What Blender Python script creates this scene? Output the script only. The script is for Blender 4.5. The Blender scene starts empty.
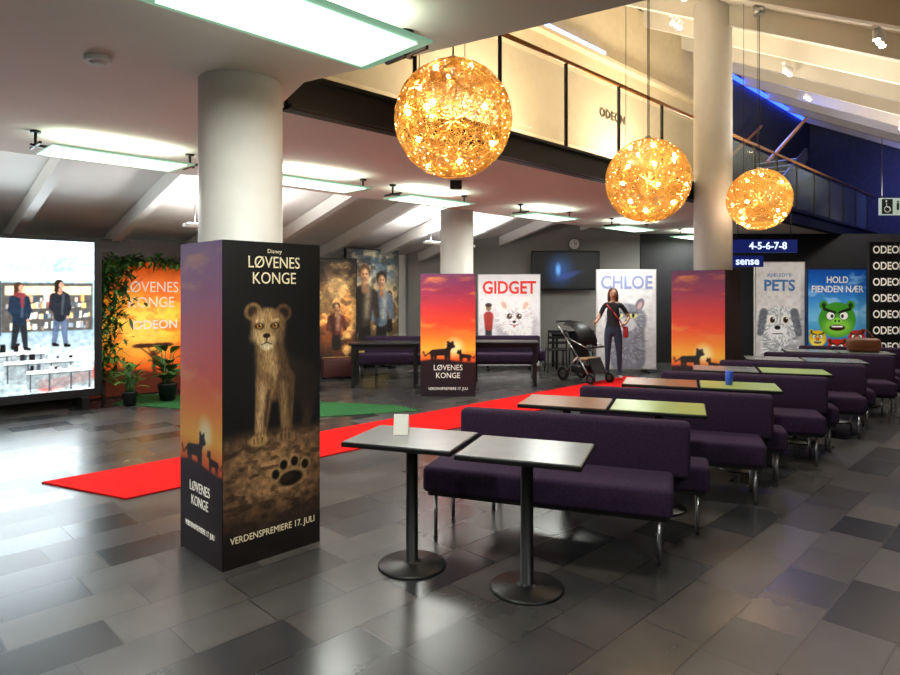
import bpy, bmesh, math, random
import numpy as np
from mathutils import Vector, Matrix
random.seed(4); np.random.seed(4)
S=bpy.context.scene
R2=math.sqrt(0.5)
D=math.radians
def C(a,d): return ((a+d)*R2,(d-a)*R2)

# ---------------------------------------------------------------- materials
def lin(c):
    return tuple((x/12.92 if x<=0.04045 else ((x+0.055)/1.055)**2.4) for x in c[:3])
def hexc(h):
    h=h.lstrip('#'); return tuple(int(h[i:i+2],16)/255 for i in (0,2,4))
MC={}
def mat(name,col,rough=0.5,metal=0.0,emit=0.0,ecol=None,alpha=1.0,trans=0.0,noise=0.0,nscale=8,bump=0.0,bscale=200,spec=0.5):
    if name in MC: return MC[name]
    m=bpy.data.materials.new(name); m.use_nodes=True
    nt=m.node_tree; b=nt.nodes['Principled BSDF']
    c=lin(hexc(col)) if isinstance(col,str) else col
    b.inputs['Base Color'].default_value=(*c,1)
    b.inputs['Roughness'].default_value=rough
    b.inputs['Metallic'].default_value=metal
    b.inputs['Specular IOR Level'].default_value=spec
    if emit>0:
        e=lin(hexc(ecol)) if ecol else c
        b.inputs['Emission Color'].default_value=(*e,1)
        b.inputs['Emission Strength'].default_value=emit
    if trans>0: b.inputs['Transmission Weight'].default_value=trans
    if alpha<1: b.inputs['Alpha'].default_value=alpha
    tc=nt.nodes.new('ShaderNodeTexCoord')
    if noise>0:
        n=nt.nodes.new('ShaderNodeTexNoise'); n.inputs['Scale'].default_value=nscale; n.inputs['Detail'].default_value=5
        nt.links.new(tc.outputs['Object'],n.inputs['Vector'])
        r=nt.nodes.new('ShaderNodeValToRGB')
        r.color_ramp.elements[0].position=0.3; r.color_ramp.elements[1].position=0.7
        r.color_ramp.elements[0].color=(*[max(0,x*(1-noise)) for x in c],1)
        r.color_ramp.elements[1].color=(*[min(1,x*(1+noise)) for x in c],1)
        nt.links.new(n.outputs['Fac'],r.inputs['Fac']); nt.links.new(r.outputs['Color'],b.inputs['Base Color'])
    if bump>0:
        n=nt.nodes.new('ShaderNodeTexNoise'); n.inputs['Scale'].default_value=bscale; n.inputs['Detail'].default_value=3
        nt.links.new(tc.outputs['Object'],n.inputs['Vector'])
        bp=nt.nodes.new('ShaderNodeBump'); bp.inputs['Strength'].default_value=bump; bp.inputs['Distance'].default_value=0.01
        nt.links.new(n.outputs['Fac'],bp.inputs['Height']); nt.links.new(bp.outputs['Normal'],b.inputs['Normal'])
    MC[name]=m; return m

def art_mat(name,emit=0.0,rough=0.45):
    if name in MC: return MC[name]
    m=bpy.data.materials.new(name); m.use_nodes=True
    nt=m.node_tree; b=nt.nodes['Principled BSDF']
    at=nt.nodes.new('ShaderNodeAttribute'); at.attribute_name='Col'
    nt.links.new(at.outputs['Color'],b.inputs['Base Color'])
    b.inputs['Roughness'].default_value=rough
    if emit>0:
        nt.links.new(at.outputs['Color'],b.inputs['Emission Color']); b.inputs['Emission Strength'].default_value=emit
    MC[name]=m; return m

def floor_mat():
    m=bpy.data.materials.new('slate_tiles'); m.use_nodes=True
    nt=m.node_tree; b=nt.nodes['Principled BSDF']; N=nt.nodes.new; L=nt.links.new
    tc=N('ShaderNodeTexCoord')
    br=N('ShaderNodeTexBrick')
    br.inputs['Scale'].default_value=1.0
    br.inputs['Brick Width'].default_value=0.62; br.inputs['Row Height'].default_value=0.31
    br.inputs['Mortar Size'].default_value=0.004; br.inputs['Mortar Smooth'].default_value=0.1
    br.inputs['Color1'].default_value=(0,0,0,1); br.inputs['Color2'].default_value=(1,1,1,1); br.inputs['Mortar'].default_value=(0.5,0.5,0.5,1)
    br.offset=0.37; br.squash=0.65; br.squash_frequency=3
    L(tc.outputs['Object'],br.inputs['Vector'])
    r=N('ShaderNodeValToRGB'); r.color_ramp.interpolation='LINEAR'
    cols=['#1f2023','#303134','#44413e','#2f2f32','#4b4844','#393a3d']
    els=r.color_ramp.elements
    els[0].position=0; els[0].color=(*lin(hexc(cols[0])),1)
    els[1].position=1; els[1].color=(*lin(hexc(cols[-1])),1)
    for i in range(1,5):
        e=els.new(i/5); e.color=(*lin(hexc(cols[i])),1)
    L(br.outputs['Color'],r.inputs['Fac'])
    n=N('ShaderNodeTexNoise'); n.inputs['Scale'].default_value=2.6; n.inputs['Detail'].default_value=5; n.inputs['Roughness'].default_value=0.6
    L(tc.outputs['Object'],n.inputs['Vector'])
    r2=N('ShaderNodeValToRGB'); r2.color_ramp.elements[0].color=(0.72,0.72,0.72,1); r2.color_ramp.elements[1].color=(1.25,1.23,1.2,1)
    r2.color_ramp.elements[0].position=0.3; r2.color_ramp.elements[1].position=0.7
    L(n.outputs['Fac'],r2.inputs['Fac'])
    mx=N('ShaderNodeMix'); mx.data_type='RGBA'; mx.blend_type='MULTIPLY'; mx.inputs[0].default_value=1
    L(r.outputs['Color'],mx.inputs[6]); L(r2.outputs['Color'],mx.inputs[7])
    mo=N('ShaderNodeMix'); mo.data_type='RGBA'; L(br.outputs['Fac'],mo.inputs[0]); L(mx.outputs[2],mo.inputs[6]); mo.inputs[7].default_value=(0.015,0.014,0.014,1)
    L(mo.outputs[2],b.inputs['Base Color'])
    mr=N('ShaderNodeMapRange'); mr.inputs[3].default_value=0.22; mr.inputs[4].default_value=0.34
    L(br.outputs['Color'],mr.inputs[0]); L(mr.outputs[0],b.inputs['Roughness'])
    bp=N('ShaderNodeBump'); bp.inputs['Strength'].default_value=0.14; bp.inputs['Distance'].default_value=0.004
    ad=N('ShaderNodeMath'); ad.operation='SUBTRACT'; L(n.outputs['Fac'],ad.inputs[0]); L(br.outputs['Fac'],ad.inputs[1])
    L(ad.outputs[0],bp.inputs['Height']); L(bp.outputs['Normal'],b.inputs['Normal'])
    return m

WHITE=mat('white_plaster','#e2dfda',0.7,noise=0.03,nscale=2)
CEIL=mat('ceiling_plaster','#e2d8cc',0.85,noise=0.03,nscale=1.5)
ROOF=mat('roof_white','#c4bcac',0.8,noise=0.04,nscale=2)
BEIGE=mat('beige_wall','#c0ae8c',0.8,noise=0.05)
GREY=mat('grey_wall','#8a8884',0.8,noise=0.05,nscale=2)
DARK=mat('dark_wall','#1c1c20',0.6,noise=0.2)
NAVY=mat('navy_wall','#33364c',0.6,noise=0.2)
BLACK=mat('black_metal','#141414',0.4,metal=0.3)
BLACKP=mat('black_plastic','#101012',0.45)
CHROME=mat('brushed_steel','#b0b0b0',0.28,metal=1.0)
PURPLE=mat('purple_fabric','#33243a',0.9,noise=0.25,nscale=60,bump=0.4,bscale=400,spec=0.2)
GLASS=mat('rail_glass','#a8b4ae',0.05,alpha=0.14)
WOOD=mat('oak_handrail','#a06a35',0.45,noise=0.2,nscale=20)
COLW=mat('column_white','#d2cec8',0.5,noise=0.03)
TXTW=mat('text_white','#f2ece0',0.5,emit=0.25)
TXTGOLD=mat('text_cream','#d9c9a6',0.5,emit=0.15)
PANEL=mat('light_panel_glow','#f4fff4',0.5,emit=3.2,ecol='#f2fff0')
PANEL2=mat('light_panel_halo','#d0ecd8',0.5,emit=1.6,ecol='#c8f0d0')
PGLASS=mat('panel_frosted_edge','#86aa94',0.3,emit=0.55,ecol='#8cc4a4')

# ---------------------------------------------------------------- mesh builder
class MB:
    def __init__(s): s.bm=bmesh.new(); s.mats=[]
    def mi(s,m):
        if m not in s.mats: s.mats.append(m)
        return s.mats.index(m)
    def _fin(s,faces,m,smooth=False):
        i=s.mi(m)
        for f in faces: f.material_index=i; f.smooth=smooth
    def box(s,c,size,m,rz=0,bev=0,seg=2,M=None):
        old=set(s.bm.faces) if bev>0 else None
        r=bmesh.ops.create_cube(s.bm,size=1)
        vs=r['verts']
        if M is not None: T=M@Matrix.Diagonal((*size,1))
        else: T=Matrix.Translation(c)@Matrix.Rotation(rz,4,'Z')@Matrix.Diagonal((*size,1))
        bmesh.ops.transform(s.bm,matrix=T,verts=vs)
        fs=set(f for v in vs for f in v.link_faces)
        if bev>0:
            es=list(set(e for v in vs for e in v.link_edges))
            bmesh.ops.bevel(s.bm,geom=es,offset=bev,segments=seg,affect='EDGES',profile=0.5)
            fs=set(s.bm.faces)-old
        s._fin(fs,m,bev>0)
    def bar(s,p1,p2,w,h,m,bev=0):
        p1=Vector(p1);p2=Vector(p2);d=p2-p1
        x=d.normalized(); up=Vector((0,0,1))
        if abs(x.z)>0.99: up=Vector((0,1,0))
        y=up.cross(x).normalized(); z=x.cross(y)
        M=Matrix.Translation((p1+p2)/2)@Matrix((x,y,z)).transposed().to_4x4()
        s.box(None,(d.length,w,h),m,M=M,bev=bev)
    def cyl(s,p1,p2,r1,m,r2=None,seg=16,caps=True):
        p1=Vector(p1);p2=Vector(p2);d=p2-p1
        if r2 is None:r2=r1
        q=Vector((0,0,1)).rotation_difference(d)
        M=Matrix.Translation((p1+p2)/2)@q.to_matrix().to_4x4()
        r=bmesh.ops.create_cone(s.bm,cap_ends=caps,segments=seg,radius1=r1,radius2=r2,depth=d.length,matrix=M)
        fs=set(f for v in r['verts'] for f in v.link_faces)
        i=s.mi(m)
        for f in fs: f.material_index=i; f.smooth=len(f.verts)==4
    def tube(s,pts,r,m,seg=8):
        for a,b in zip(pts[:-1],pts[1:]): s.cyl(a,b,r,m,seg=seg)
        for p in pts[1:-1]: s.sph(p,(r,r,r),m,6,8)
    def sph(s,c,rad,m,u=12,v=16,rz=0):
        M=Matrix.Translation(c)@Matrix.Rotation(rz,4,'Z')@Matrix.Diagonal((*rad,1))
        r=bmesh.ops.create_uvsphere(s.bm,u_segments=v,v_segments=u,radius=1,matrix=M)
        s._fin(set(f for v in r['verts'] for f in v.link_faces),m,True)
    def poly(s,pts,m):
        f=s.bm.faces.new([s.bm.verts.new(p) for p in pts]); s._fin([f],m); return f
    def prism(s,pts,z0,z1,m):
        lo=[s.bm.verts.new((p[0],p[1],z0)) for p in pts]; hi=[s.bm.verts.new((p[0],p[1],z1)) for p in pts]
        fs=[s.bm.faces.new(lo[::-1]),s.bm.faces.new(hi)]
        n=len(pts)
        for i in range(n): fs.append(s.bm.faces.new((lo[i],lo[(i+1)%n],hi[(i+1)%n],hi[i])))
        s._fin(fs,m)
    def lathe(s,prof,m,c=(0,0,0),seg=32):
        rings=[]
        for r,z in prof:
            rings.append([s.bm.verts.new((c[0]+r*math.cos(2*math.pi*i/seg),c[1]+r*math.sin(2*math.pi*i/seg),c[2]+z)) for i in range(seg)])
        fs=[]
        for a,b in zip(rings[:-1],rings[1:]):
            for i in range(seg): fs.append(s.bm.faces.new((a[i],a[(i+1)%seg],b[(i+1)%seg],b[i])))
        fs.append(s.bm.faces.new(rings[0][::-1])); fs.append(s.bm.faces.new(rings[-1]))
        s._fin(fs,m,True); fs[-1].smooth=False; fs[-2].smooth=False
    def done(s,name,loc=(0,0,0),rz=0,parent=None,normals=True):
        if normals: bmesh.ops.recalc_face_normals(s.bm,faces=s.bm.faces)
        me=bpy.data.meshes.new(name); s.bm.to_mesh(me); s.bm.free()
        for m in s.mats: me.materials.append(m)
        o=bpy.data.objects.new(name,me); S.collection.objects.link(o)
        o.location=loc; o.rotation_euler=(0,0,rz)
        if parent: o.parent=parent
        return o
def empty(name,loc=(0,0,0),rz=0):
    if len(loc)==2: loc=(*loc,0)
    o=bpy.data.objects.new(name,None); S.collection.objects.link(o); o.location=loc; o.rotation_euler=(0,0,rz); o.empty_display_size=0.1; return o
def inst(o,name,loc,rz):
    n=bpy.data.objects.new(name,o.data); S.collection.objects.link(n); n.location=loc; n.rotation_euler=(0,0,rz); return n
def text(s,name,size,loc,m,parent,rz=0,sx=1.0,align='CENTER',space=1.0,ext=0.001,bold=0.0):
    cu=bpy.data.curves.new(name,'FONT'); cu.body=s; cu.size=size; cu.align_x=align; cu.align_y='CENTER'
    cu.extrude=ext; cu.space_character=space; cu.resolution_u=3; cu.offset=bold*size
    cu.materials.append(m)
    o=bpy.data.objects.new(name,cu); S.collection.objects.link(o)
    o.parent=parent; o.location=loc; o.rotation_euler=(D(90),0,rz); o.scale=(sx,1,1)
    return o

# ---------------------------------------------------------------- painting toolkit
def vnoise(U,V,sc,seed):
    rs=np.random.RandomState(seed); G=rs.rand(64,64)
    x=U*sc+7.3; y=V*sc+3.1
    xi=np.floor(x).astype(int); yi=np.floor(y).astype(int); fx=x-xi; fy=y-yi
    fx=fx*fx*(3-2*fx); fy=fy*fy*(3-2*fy)
    g=lambda i,j:G[i%64,j%64]
    return (g(xi,yi)*(1-fx)+g(xi+1,yi)*fx)*(1-fy)+(g(xi,yi+1)*(1-fx)+g(xi+1,yi+1)*fx)*fy
def fbm(U,V,sc,seed=1,o=4):
    t=0;a=1;n=0
    for i in range(o): t=t+a*vnoise(U,V,sc*2**i,seed+i); n+=a; a*=0.5
    return t/n
def sm(x,e): return np.clip(0.5-x/e,0,1)
class Cv:
    def __init__(s,w,h,nx,ny,bg):
        s.w,s.h,s.nx,s.ny=w,h,nx,ny
        s.U,s.V=np.meshgrid(np.linspace(0,w,nx),np.linspace(0,h,ny)); s.px=w/nx*1.3
        s.I=np.zeros((ny,nx,3)); s.I[:]=hexc(bg)
    def put(s,mask,col):
        c=np.array(hexc(col)) if isinstance(col,str) else col
        s.I=s.I*(1-mask[...,None])+c*mask[...,None]
    def vgrad(s,stops):
        v=s.V/s.h
        for k in range(3): s.I[...,k]=np.interp(v,[p for p,_ in stops],[hexc(c)[k] for _,c in stops])
    def ell(s,cx,cy,rx,ry,ang=0,soft=None):
        c,sn=math.cos(ang),math.sin(ang); x=(s.U-cx)*c+(s.V-cy)*sn; y=-(s.U-cx)*sn+(s.V-cy)*c
        q=np.sqrt((x/rx)**2+(y/ry)**2); return sm((q-1)*min(rx,ry),soft or s.px)
    def cap(s,x0,y0,x1,y1,r0,r1,soft=None):
        dx,dy=x1-x0,y1-y0; L=dx*dx+dy*dy+1e-9
        t=np.clip(((s.U-x0)*dx+(s.V-y0)*dy)/L,0,1)
        q=np.hypot(s.U-x0-t*dx,s.V-y0-t*dy)-(r0+(r1-r0)*t); return sm(q,soft or s.px)
    def rect(s,x0,y0,x1,y1,soft=None):
        e=soft or s.px
        return sm(x0-s.U,e)*sm(s.U-x1,e)*sm(y0-s.V,e)*sm(s.V-y1,e)
    def noise(s,sc,amt,seed=1):
        s.I=np.clip(s.I*(1+amt*(fbm(s.U,s.V,sc,seed)[...,None]-0.5)*2),0,1)
    def panel(s,name,parent,loc=(0,0,0),rz=0,emit=0.0,rough=0.45,mname=None):
        nx,ny=s.nx,s.ny
        X=(s.U-s.w/2).ravel(); Z=s.V.ravel(); co=np.stack([X,np.zeros_like(X),Z],1)
        idx=np.arange(nx*ny).reshape(ny,nx)
        f=np.stack([idx[:-1,:-1],idx[:-1,1:],idx[1:,1:],idx[1:,:-1]],-1).reshape(-1,4)
        me=bpy.data.meshes.new(name); me.from_pydata(co.tolist(),[],f.tolist())
        I=np.clip(s.I,0,1); I=np.where(I<=0.04045,I/12.92,((I+0.055)/1.055)**2.4)
        at=me.color_attributes.new('Col','FLOAT_COLOR','POINT')
        at.data.foreach_set('color',np.concatenate([I.reshape(-1,3),np.ones((nx*ny,1))],1).ravel().astype(np.float32))
        me.materials.append(art_mat(mname or 'printed_art_%g'%emit,emit,rough))
        o=bpy.data.objects.new(name,me); S.collection.objects.link(o); o.parent=parent; o.location=loc; o.rotation_euler=(0,0,rz); return o

def cub_sil(c,x,y,s,col,flip=1):
    P=lambda a,b:(x+flip*a*s,y+b*s)
    def cp(a,b,cc,dd,r0,r1): c.put(c.cap(*P(a,b),*P(cc,dd),r0*s,r1*s),col)
    cp(-.5,.55,.3,.6,.19,.21); cp(.35,.62,.5,.9,.16,.15); c.put(c.ell(*P(.55,1.0),.23*s,.19*s),col)
    c.put(c.ell(*P(.40,1.19),.08*s,.08*s),col); c.put(c.ell(*P(.68,1.19),.07*s,.07*s),col)
    c.put(c.ell(*P(.72,.93),.11*s,.09*s),col)
    for a in(-.58,-.38,.26,.44): cp(a,.5,a+.02,.05,.11,.06)
    cp(-.65,.6,-1.0,.35,.04,.03); cp(-1.0,.35,-1.1,.6,.03,.05)
def art_sunset(w,h,nx=60,cool=0.0):
    c=Cv(w,h,nx,int(nx*h/w),'#000000')
    c.vgrad([(0,'#140a1c'),(.12,'#2a0e22'),(.22,'#7a2018'),(.30,'#e2561c'),(.38,'#ffb43a'),(.46,'#ff8a28'),(.58,'#ee4a24'),(.72,'#d03038'),(.85,'#9a2c50'),(1,'#6a2c58')])
    n=fbm(c.U*0.6,c.V*2.2,5,5); c.put(np.clip((n-.5)*4,0,1)*np.clip((c.V/h-.4)*4,0,.75),'#f59040')
    n=fbm(c.U*0.6,c.V*2.0,4,15); c.put(np.clip((n-.52)*4,0,1)*np.clip((c.V/h-.5)*3,0,.6),'#8c2040')
    c.put(c.ell(w*.62,h*.40,w*.14,w*.14,soft=w*.15)*.9,'#fff0b0')
    hz=h*.29+0.03*w*np.sin(c.U/w*5); c.put(sm(c.V-hz,c.px*2),'#1a0a14')
    cub_sil(c,w*.38,h*.283,w*.3,'#120709'); cub_sil(c,w*.80,h*.285,w*.17,'#120709',-1)
    if cool: c.put(np.clip(c.V/h,0,1)*cool,'#6a70b8')  # cool tint towards the top: sky tone with screen light painted in
    return c
def art_cub(w=.65,h=1.9):
    c=Cv(w,h,190,540,'#090809')
    U,V=c.U,c.V
    g=np.clip((.80-V)/.2,0,1); c.put(g*.95,'#35231a')
    c.put(c.ell(.33,.55,.34,.28,soft=.35)*np.clip((.80-V)/.08,0,1)*.9,'#96704a')
    n=fbm(U,V,30,3); c.I*=(0.45+1.1*n)[...,None]**(np.clip((.8-V)/.1,0,1)[...,None])
    n=fbm(U,V*2.5,14,33); c.put(np.clip((n-.55)*5,0,.6)*np.clip((.76-V)/.1,0,1),'#2a1b12')
    c.put(c.ell(.33,1.25,.3,.5,soft=.5)*.2,'#3b2a20')
    part=c.put
    part(c.cap(.36,1.14,.53,1.04,.105,.10,.05),'#2a1e16'); part(c.cap(.54,1.02,.56,.84,.07,.04,.03),'#241811'); part(c.cap(.56,.84,.54,.74,.03,.03,.02),'#33261a')
    part(c.ell(.53,.73,.045,.022,soft=.012),'#4a3624')
    part(c.cap(.30,1.30,.325,1.06,.09,.122,.03),'#543c27'); part(c.cap(.26,1.28,.285,1.06,.05,.06,.06),'#8a6a44'); part(c.cap(.30,1.26,.325,1.1,.02,.035,.06),'#a88658')
    part(c.cap(.265,1.06,.235,.76,.062,.04,.016),'#7a5a3a'); part(c.cap(.25,1.04,.226,.78,.022,.018,.03),'#ac8a60'); part(c.cap(.288,1.0,.265,.8,.012,.008,.02),'#3e2c1c')
    part(c.ell(.222,.715,.062,.036,soft=.014),'#9a784a')
    part(c.cap(.405,1.07,.41,.76,.064,.04,.016),'#58402a'); part(c.cap(.39,1.04,.40,.78,.02,.018,.03),'#806240')
    part(c.ell(.40,.712,.060,.035,soft=.014),'#76593a')
    for px_ in(.192,.218,.245,.372,.40,.426): part(c.cap(px_,.73,px_,.698,.003,.002,.006),'#2a1c12')
    for ex,ey,cA,cB,sg in((.185,1.485,'#7a5c38','#2c1c12',.5),(.39,1.475,'#5a4028','#20140c',-.5)):
        part(c.ell(ex,ey,.056,.052,sg,.014),cA); part(c.ell(ex+.006*sg,ey-.006,.034,.036,sg,.02),cB)
    part(c.ell(.288,1.405,.118,.10,0,.022),'#6e5232'); part(c.ell(.262,1.44,.065,.05,0,.06),'#a8855a'); part(c.ell(.225,1.345,.05,.038,.4,.045),'#b49468'); part(c.ell(.35,1.345,.045,.038,-.4,.045),'#765a3c')
    part(c.cap(.28,1.43,.275,1.34,.024,.036,.025),'#9c7a4c'); part(c.ell(.275,1.312,.058,.044,0,.022),'#b89a6e')
    part(c.ell(.275,1.275,.038,.024,0,.016),'#d0bc96'); part(c.ell(.275,1.338,.024,.015,0,.007),'#20110e')
    part(c.cap(.275,1.325,.275,1.30,.003,.003),'#2a1610'); part(c.cap(.24,1.285,.275,1.298,.003,.003),'#38201a'); part(c.cap(.31,1.285,.275,1.298,.003,.003),'#38201a')
    for ex in(.228,.33):
        part(c.ell(ex,1.395,.029,.018,0,.010),'#20120c'); part(c.ell(ex,1.396,.017,.015,0,.006),'#a87024'); part(c.ell(ex,1.398,.009,.010,0,.004),'#0a0604'); part(c.ell(ex+.006,1.404,.0035,.0035,0,.003),'#f0e8d8')
        part(c.cap(ex-.018,1.428,ex+.02,1.433,.006,.006,.016),'#c4a678')
    n=fbm(U*2.4,V*.5,80,9); k=np.clip((V-.68)/.04,0,1)[...,None]; c.I*=(1-k)+k*(0.60+0.80*n)[...,None]
    sh=np.clip((U-.32)/.3,0,1)*np.clip((V-.8)/.2,0,1); c.put(sh*.5,'#0a0706')
    part(c.ell(.44,.455,.095,.055,.1,.03),'#b08c5c'); part(c.ell(.44,.450,.082,.045,.1,.016),'#150c08'); part(c.ell(.415,.46,.04,.02,.1,.03),'#2c1e15')
    for i,(x,y) in enumerate([(.335,.495),(.39,.545),(.465,.555),(.54,.525)]):
        part(c.ell(x,y,.034,.038,0,.022),'#b08c5c'); part(c.ell(x,y-.004,.026,.030,0,.012),'#120b07')
    c.put(np.clip((.38-V)/.3,0,1)*.75,'#080505')
    return c

# ---------------------------------------------------------------- camera
cam=bpy.data.cameras.new('camera'); co=bpy.data.objects.new('camera',cam); S.collection.objects.link(co)
co.location=(0,0,1.6); co.rotation_euler=(D(90),0,D(-45)); cam.sensor_width=36; cam.lens=25.6; cam.shift_y=-45.5/900
cam.clip_start=0.05; S.camera=co
S.view_settings.view_transform='Standard'
S.view_settings.exposure=0.05

# ---------------------------------------------------------------- shell
b=MB(); b.box((6,4,-.05),(28,22,.1),floor_mat()); b.done('floor')
b=MB()
e2=C(.865,2.91); e3=C(3.6,1.42)
b.prism([(-8,-7),(e3[0]+1.5,-7),(e3[0],e3[1]),(e2[0],e2[1]),(2.2,3.5),(2.36,4.08),(-8,4.08)],2.92,3.04,CEIL)
b.prism([(-8,4.08),(20,4.08),(20,7.2),(-8,7.2)],2.92,3.15,CEIL)
b.done('ceiling')
b=MB()
def rz_(y): return 3.8+.5*y
b.poly([(-8,-1.5,rz_(-1.5)),(20,-1.5,rz_(-1.5)),(20,7.2,rz_(7.2)),(-8,7.2,rz_(7.2))],ROOF)
b.poly([(5,-1.5,3.05),(20,-1.5,3.05),(20,-7,3.05),(5,-7,3.05)],ROOF)
for x in np.arange(-1.5,20,1.5): b.bar((x,-1.4,rz_(-1.4)-.14),(x,7.1,rz_(7.1)-.14),.12,.26,ROOF)
b.done('ceiling_roof_upper')
b=MB()
b.poly([(-8,7.2,3.5),(20,7.2,3.5),(20,11.2,2.4),(-8,11.2,2.4)],WHITE)
b.poly([(-8,7.19,2.92),(20,7.19,2.92),(20,7.19,3.55),(-8,7.19,3.55)],WHITE)
for x in np.arange(-3.2,20,1.3): b.bar((x,7.22,3.36),(x,11.0,2.33),.12,.2,WHITE)
b.done('ceiling_roof_lower')
b=MB(); b.box((-8.05,2,2),(.1,18.5,4),GREY); b.done('wall_near')
b=MB(); b.box((6,-7.05,1.6),(28,.1,3.3),GREY); b.done('wall_right')
b=MB(); b.box((20.05,0.2,4),(.1,14.6,8),NAVY); b.done('wall_far')
b=MB(); b.box((.95,11.1,1.35),(17.8,.1,2.9),WHITE); b.done('wall_left')
b=MB()
x1,y1=C(-.95,14.5); x2,y2=C(4.3,14.5); b.prism([(x1,y1),(x2,y2),(x2+.07,y2+.07),(x1+.07,y1+.07)],0,3.45,GREY); b.done('wall_back')
b=MB()
x1,y1=C(4.32,14.5); x2,y2=C(11.5,14.5); b.prism([(x1,y1),(x2,y2),(x2+.07,y2+.07),(x1+.07,y1+.07)],0,2.92,DARK); b.done('wall_back_dark')
b=MB(); b.box((2.7,5.65,4.85),(19.8,.1,3.4),BEIGE); b.box((2.7,5.55,5.35),(19.8,.16,.06),BEIGE)
b.done('wall_upper')
b=MB(); b.box((16.3,5.65,4.85),(7.3,.1,3.4),NAVY); b.done('wall_upper_dark')
b=MB(); b.box((.95,11.03,.06),(17.6,.03,.12),BLACK); b.done('baseboard_left')

b=MB()
b.box((11.2,4.05,3.03),(17.6,.06,.26),BLACK); b.box((11.2,4.05,3.15),(17.6,.16,.03),BLACK); b.box((11.2,4.05,2.92),(17.6,.16,.03),BLACK)
b.done('trim_balcony_beam')
b=MB()
for x in np.arange(2.5,19.9,1.1):
    b.box((x,4.02,3.64),(.014,.04,.92),BLACK)
    if x<18.8: b.box((x+.55,4.02,3.62),(1.06,.012,.8),GLASS)
b.cyl((2.4,4.02,4.1),(19.9,4.02,4.1),.024,WOOD,seg=10)
b.done('balcony_railing')
b=MB(); NOS=mat('stair_nosing','#8890a8',.4,emit=.15)
for i in range(8):
    b.box((13.2+i*.28,4.85,3.26+i*.17),(.28,.9,.05),BLACK); b.box((13.06+i*.28,4.85,3.285+i*.17),(.02,.9,.02),NOS)
for sy in(4.38,5.32): b.bar((13.0,sy,3.33),(15.4,sy,4.62),.04,.26,BLACK); b.bar((13.0,sy,4.1),(15.4,sy,5.4),.04,.05,WOOD)
b.done('staircase')

def column(x,y,r,z1):
    b=MB(); b.cyl((x,y,0),(x,y,z1),r,COLW,seg=40); return b.done('column')
column(1.93,3.80,.255,2.93); column(9.0,3.76,.255,5.65); column(*C(.11,10.45),.27,2.93)

RED=mat('red_carpet_pile','#d01210',0.95,noise=0.12,nscale=40,bump=0.3,spec=0.1)
GRN=mat('green_turf','#2a5a32',0.95,noise=0.3,nscale=60,bump=0.5,spec=0.1)
b=MB(); b.prism([(1.72,5.25),(10.9,5.25),(10.9,6.2),(1.37,6.2)],0.001,.012,RED); b.done('red_carpet')
b=MB(); b.prism([C(-4.8,9.1),C(-1.7,8.15),C(-.4,8.6),C(-.75,9.0),C(-4.8,10.0)],0.001,.010,GRN); b.done('green_carpet')

# ---------------------------------------------------------------- hanging light panels
def light_panel(x,y,L=1.15,Wd=.52,z=2.78,energy=42):
    p=empty('ceiling_light_panel',(x,y,z))
    b=MB()
    b.box((0,0,0),(L,Wd,.012),PGLASS); b.box((0,0,-.010),(L*.90,Wd*.82,.012),PANEL2); b.box((0,0,-.018),(L*.72,Wd*.5,.012),PANEL)
    b.done('diffuser',parent=p)
    b=MB()
    for sx in(-1,1):
        b.bar((sx*(L/2+.06),-Wd*.3,.02),(sx*(L/2+.06),Wd*.3,.02),.02,.02,BLACK)
        b.bar((sx*(L/2-.05),0,.02),(sx*(L/2+.1),0,.02),.025,.02,BLACK)
        b.cyl((sx*(L/2+.06),0,.02),(sx*(L/2+.06),0,.14),.012,BLACK); b.cyl((sx*(L/2+.06),0,.12),(sx*(L/2+.06),0,.14),.04,BLACK)
    b.done('bracket',parent=p)
    for nm,dz,rx,en in(('lamp',-.03,0,energy),('lamp_up',.02,math.pi,energy*.25)):
        l=bpy.data.lights.new(nm,'AREA'); l.shape='RECTANGLE'; l.size=L*.8; l.size_y=Wd*.6; l.energy=en; l.color=(.97,1,.94)
        o=bpy.data.objects.new(nm,l); S.collection.objects.link(o); o.parent=p; o.location=(0,0,dz); o.rotation_euler=(rx,0,0)
    return p
for x,y in [(1.5,2.45),(1.94,6.1),(3.93,6.0),(5.7,6.06),(8.2,6.06),(10.8,6.06),(13.5,6.06),(-1.2,6.1),(-2.0,2.45),(-1.0,-.8),(1.9,-.8)]:
    light_panel(x,y)

def area(name,loc,size,energy,color,rot=(0,0,0),sy=None):
    l=bpy.data.lights.new(name,'AREA'); l.size=size; l.energy=energy; l.color=color
    if sy: l.shape='RECTANGLE'; l.size_y=sy
    o=bpy.data.objects.new(name,l); S.collection.objects.link(o); o.location=loc; o.rotation_euler=rot; return o
TUBE=mat('fluorescent_tube','#ffffff',.5,emit=5,ecol='#f4f6ff')
for x in (-0.3,4.2,8.6):  # leftmost is the tube lamp; the other two are added roof fill
    p=empty('tube_and_fill_uplight',(x,8.6,2.5)); b=MB(); b.box((0,0,0),(1.3,.12,.05),WHITE,bev=.01); b.box((0,0,.032),(1.2,.08,.015),TUBE)
    for sx in(-.5,.5): b.cyl((sx,0,.02),(sx,0,.6),.006,BLACK,seg=6)
    b.done('housing',parent=p)
    l=area('lamp',(0,0,.05),1.15,75,(1,.98,.95),(math.pi,0,0),.1); l.parent=p
b=MB(); SPOT=mat('spot_lens','#fff2d8',0.4,emit=25,ecol='#fff0d0')
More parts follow.
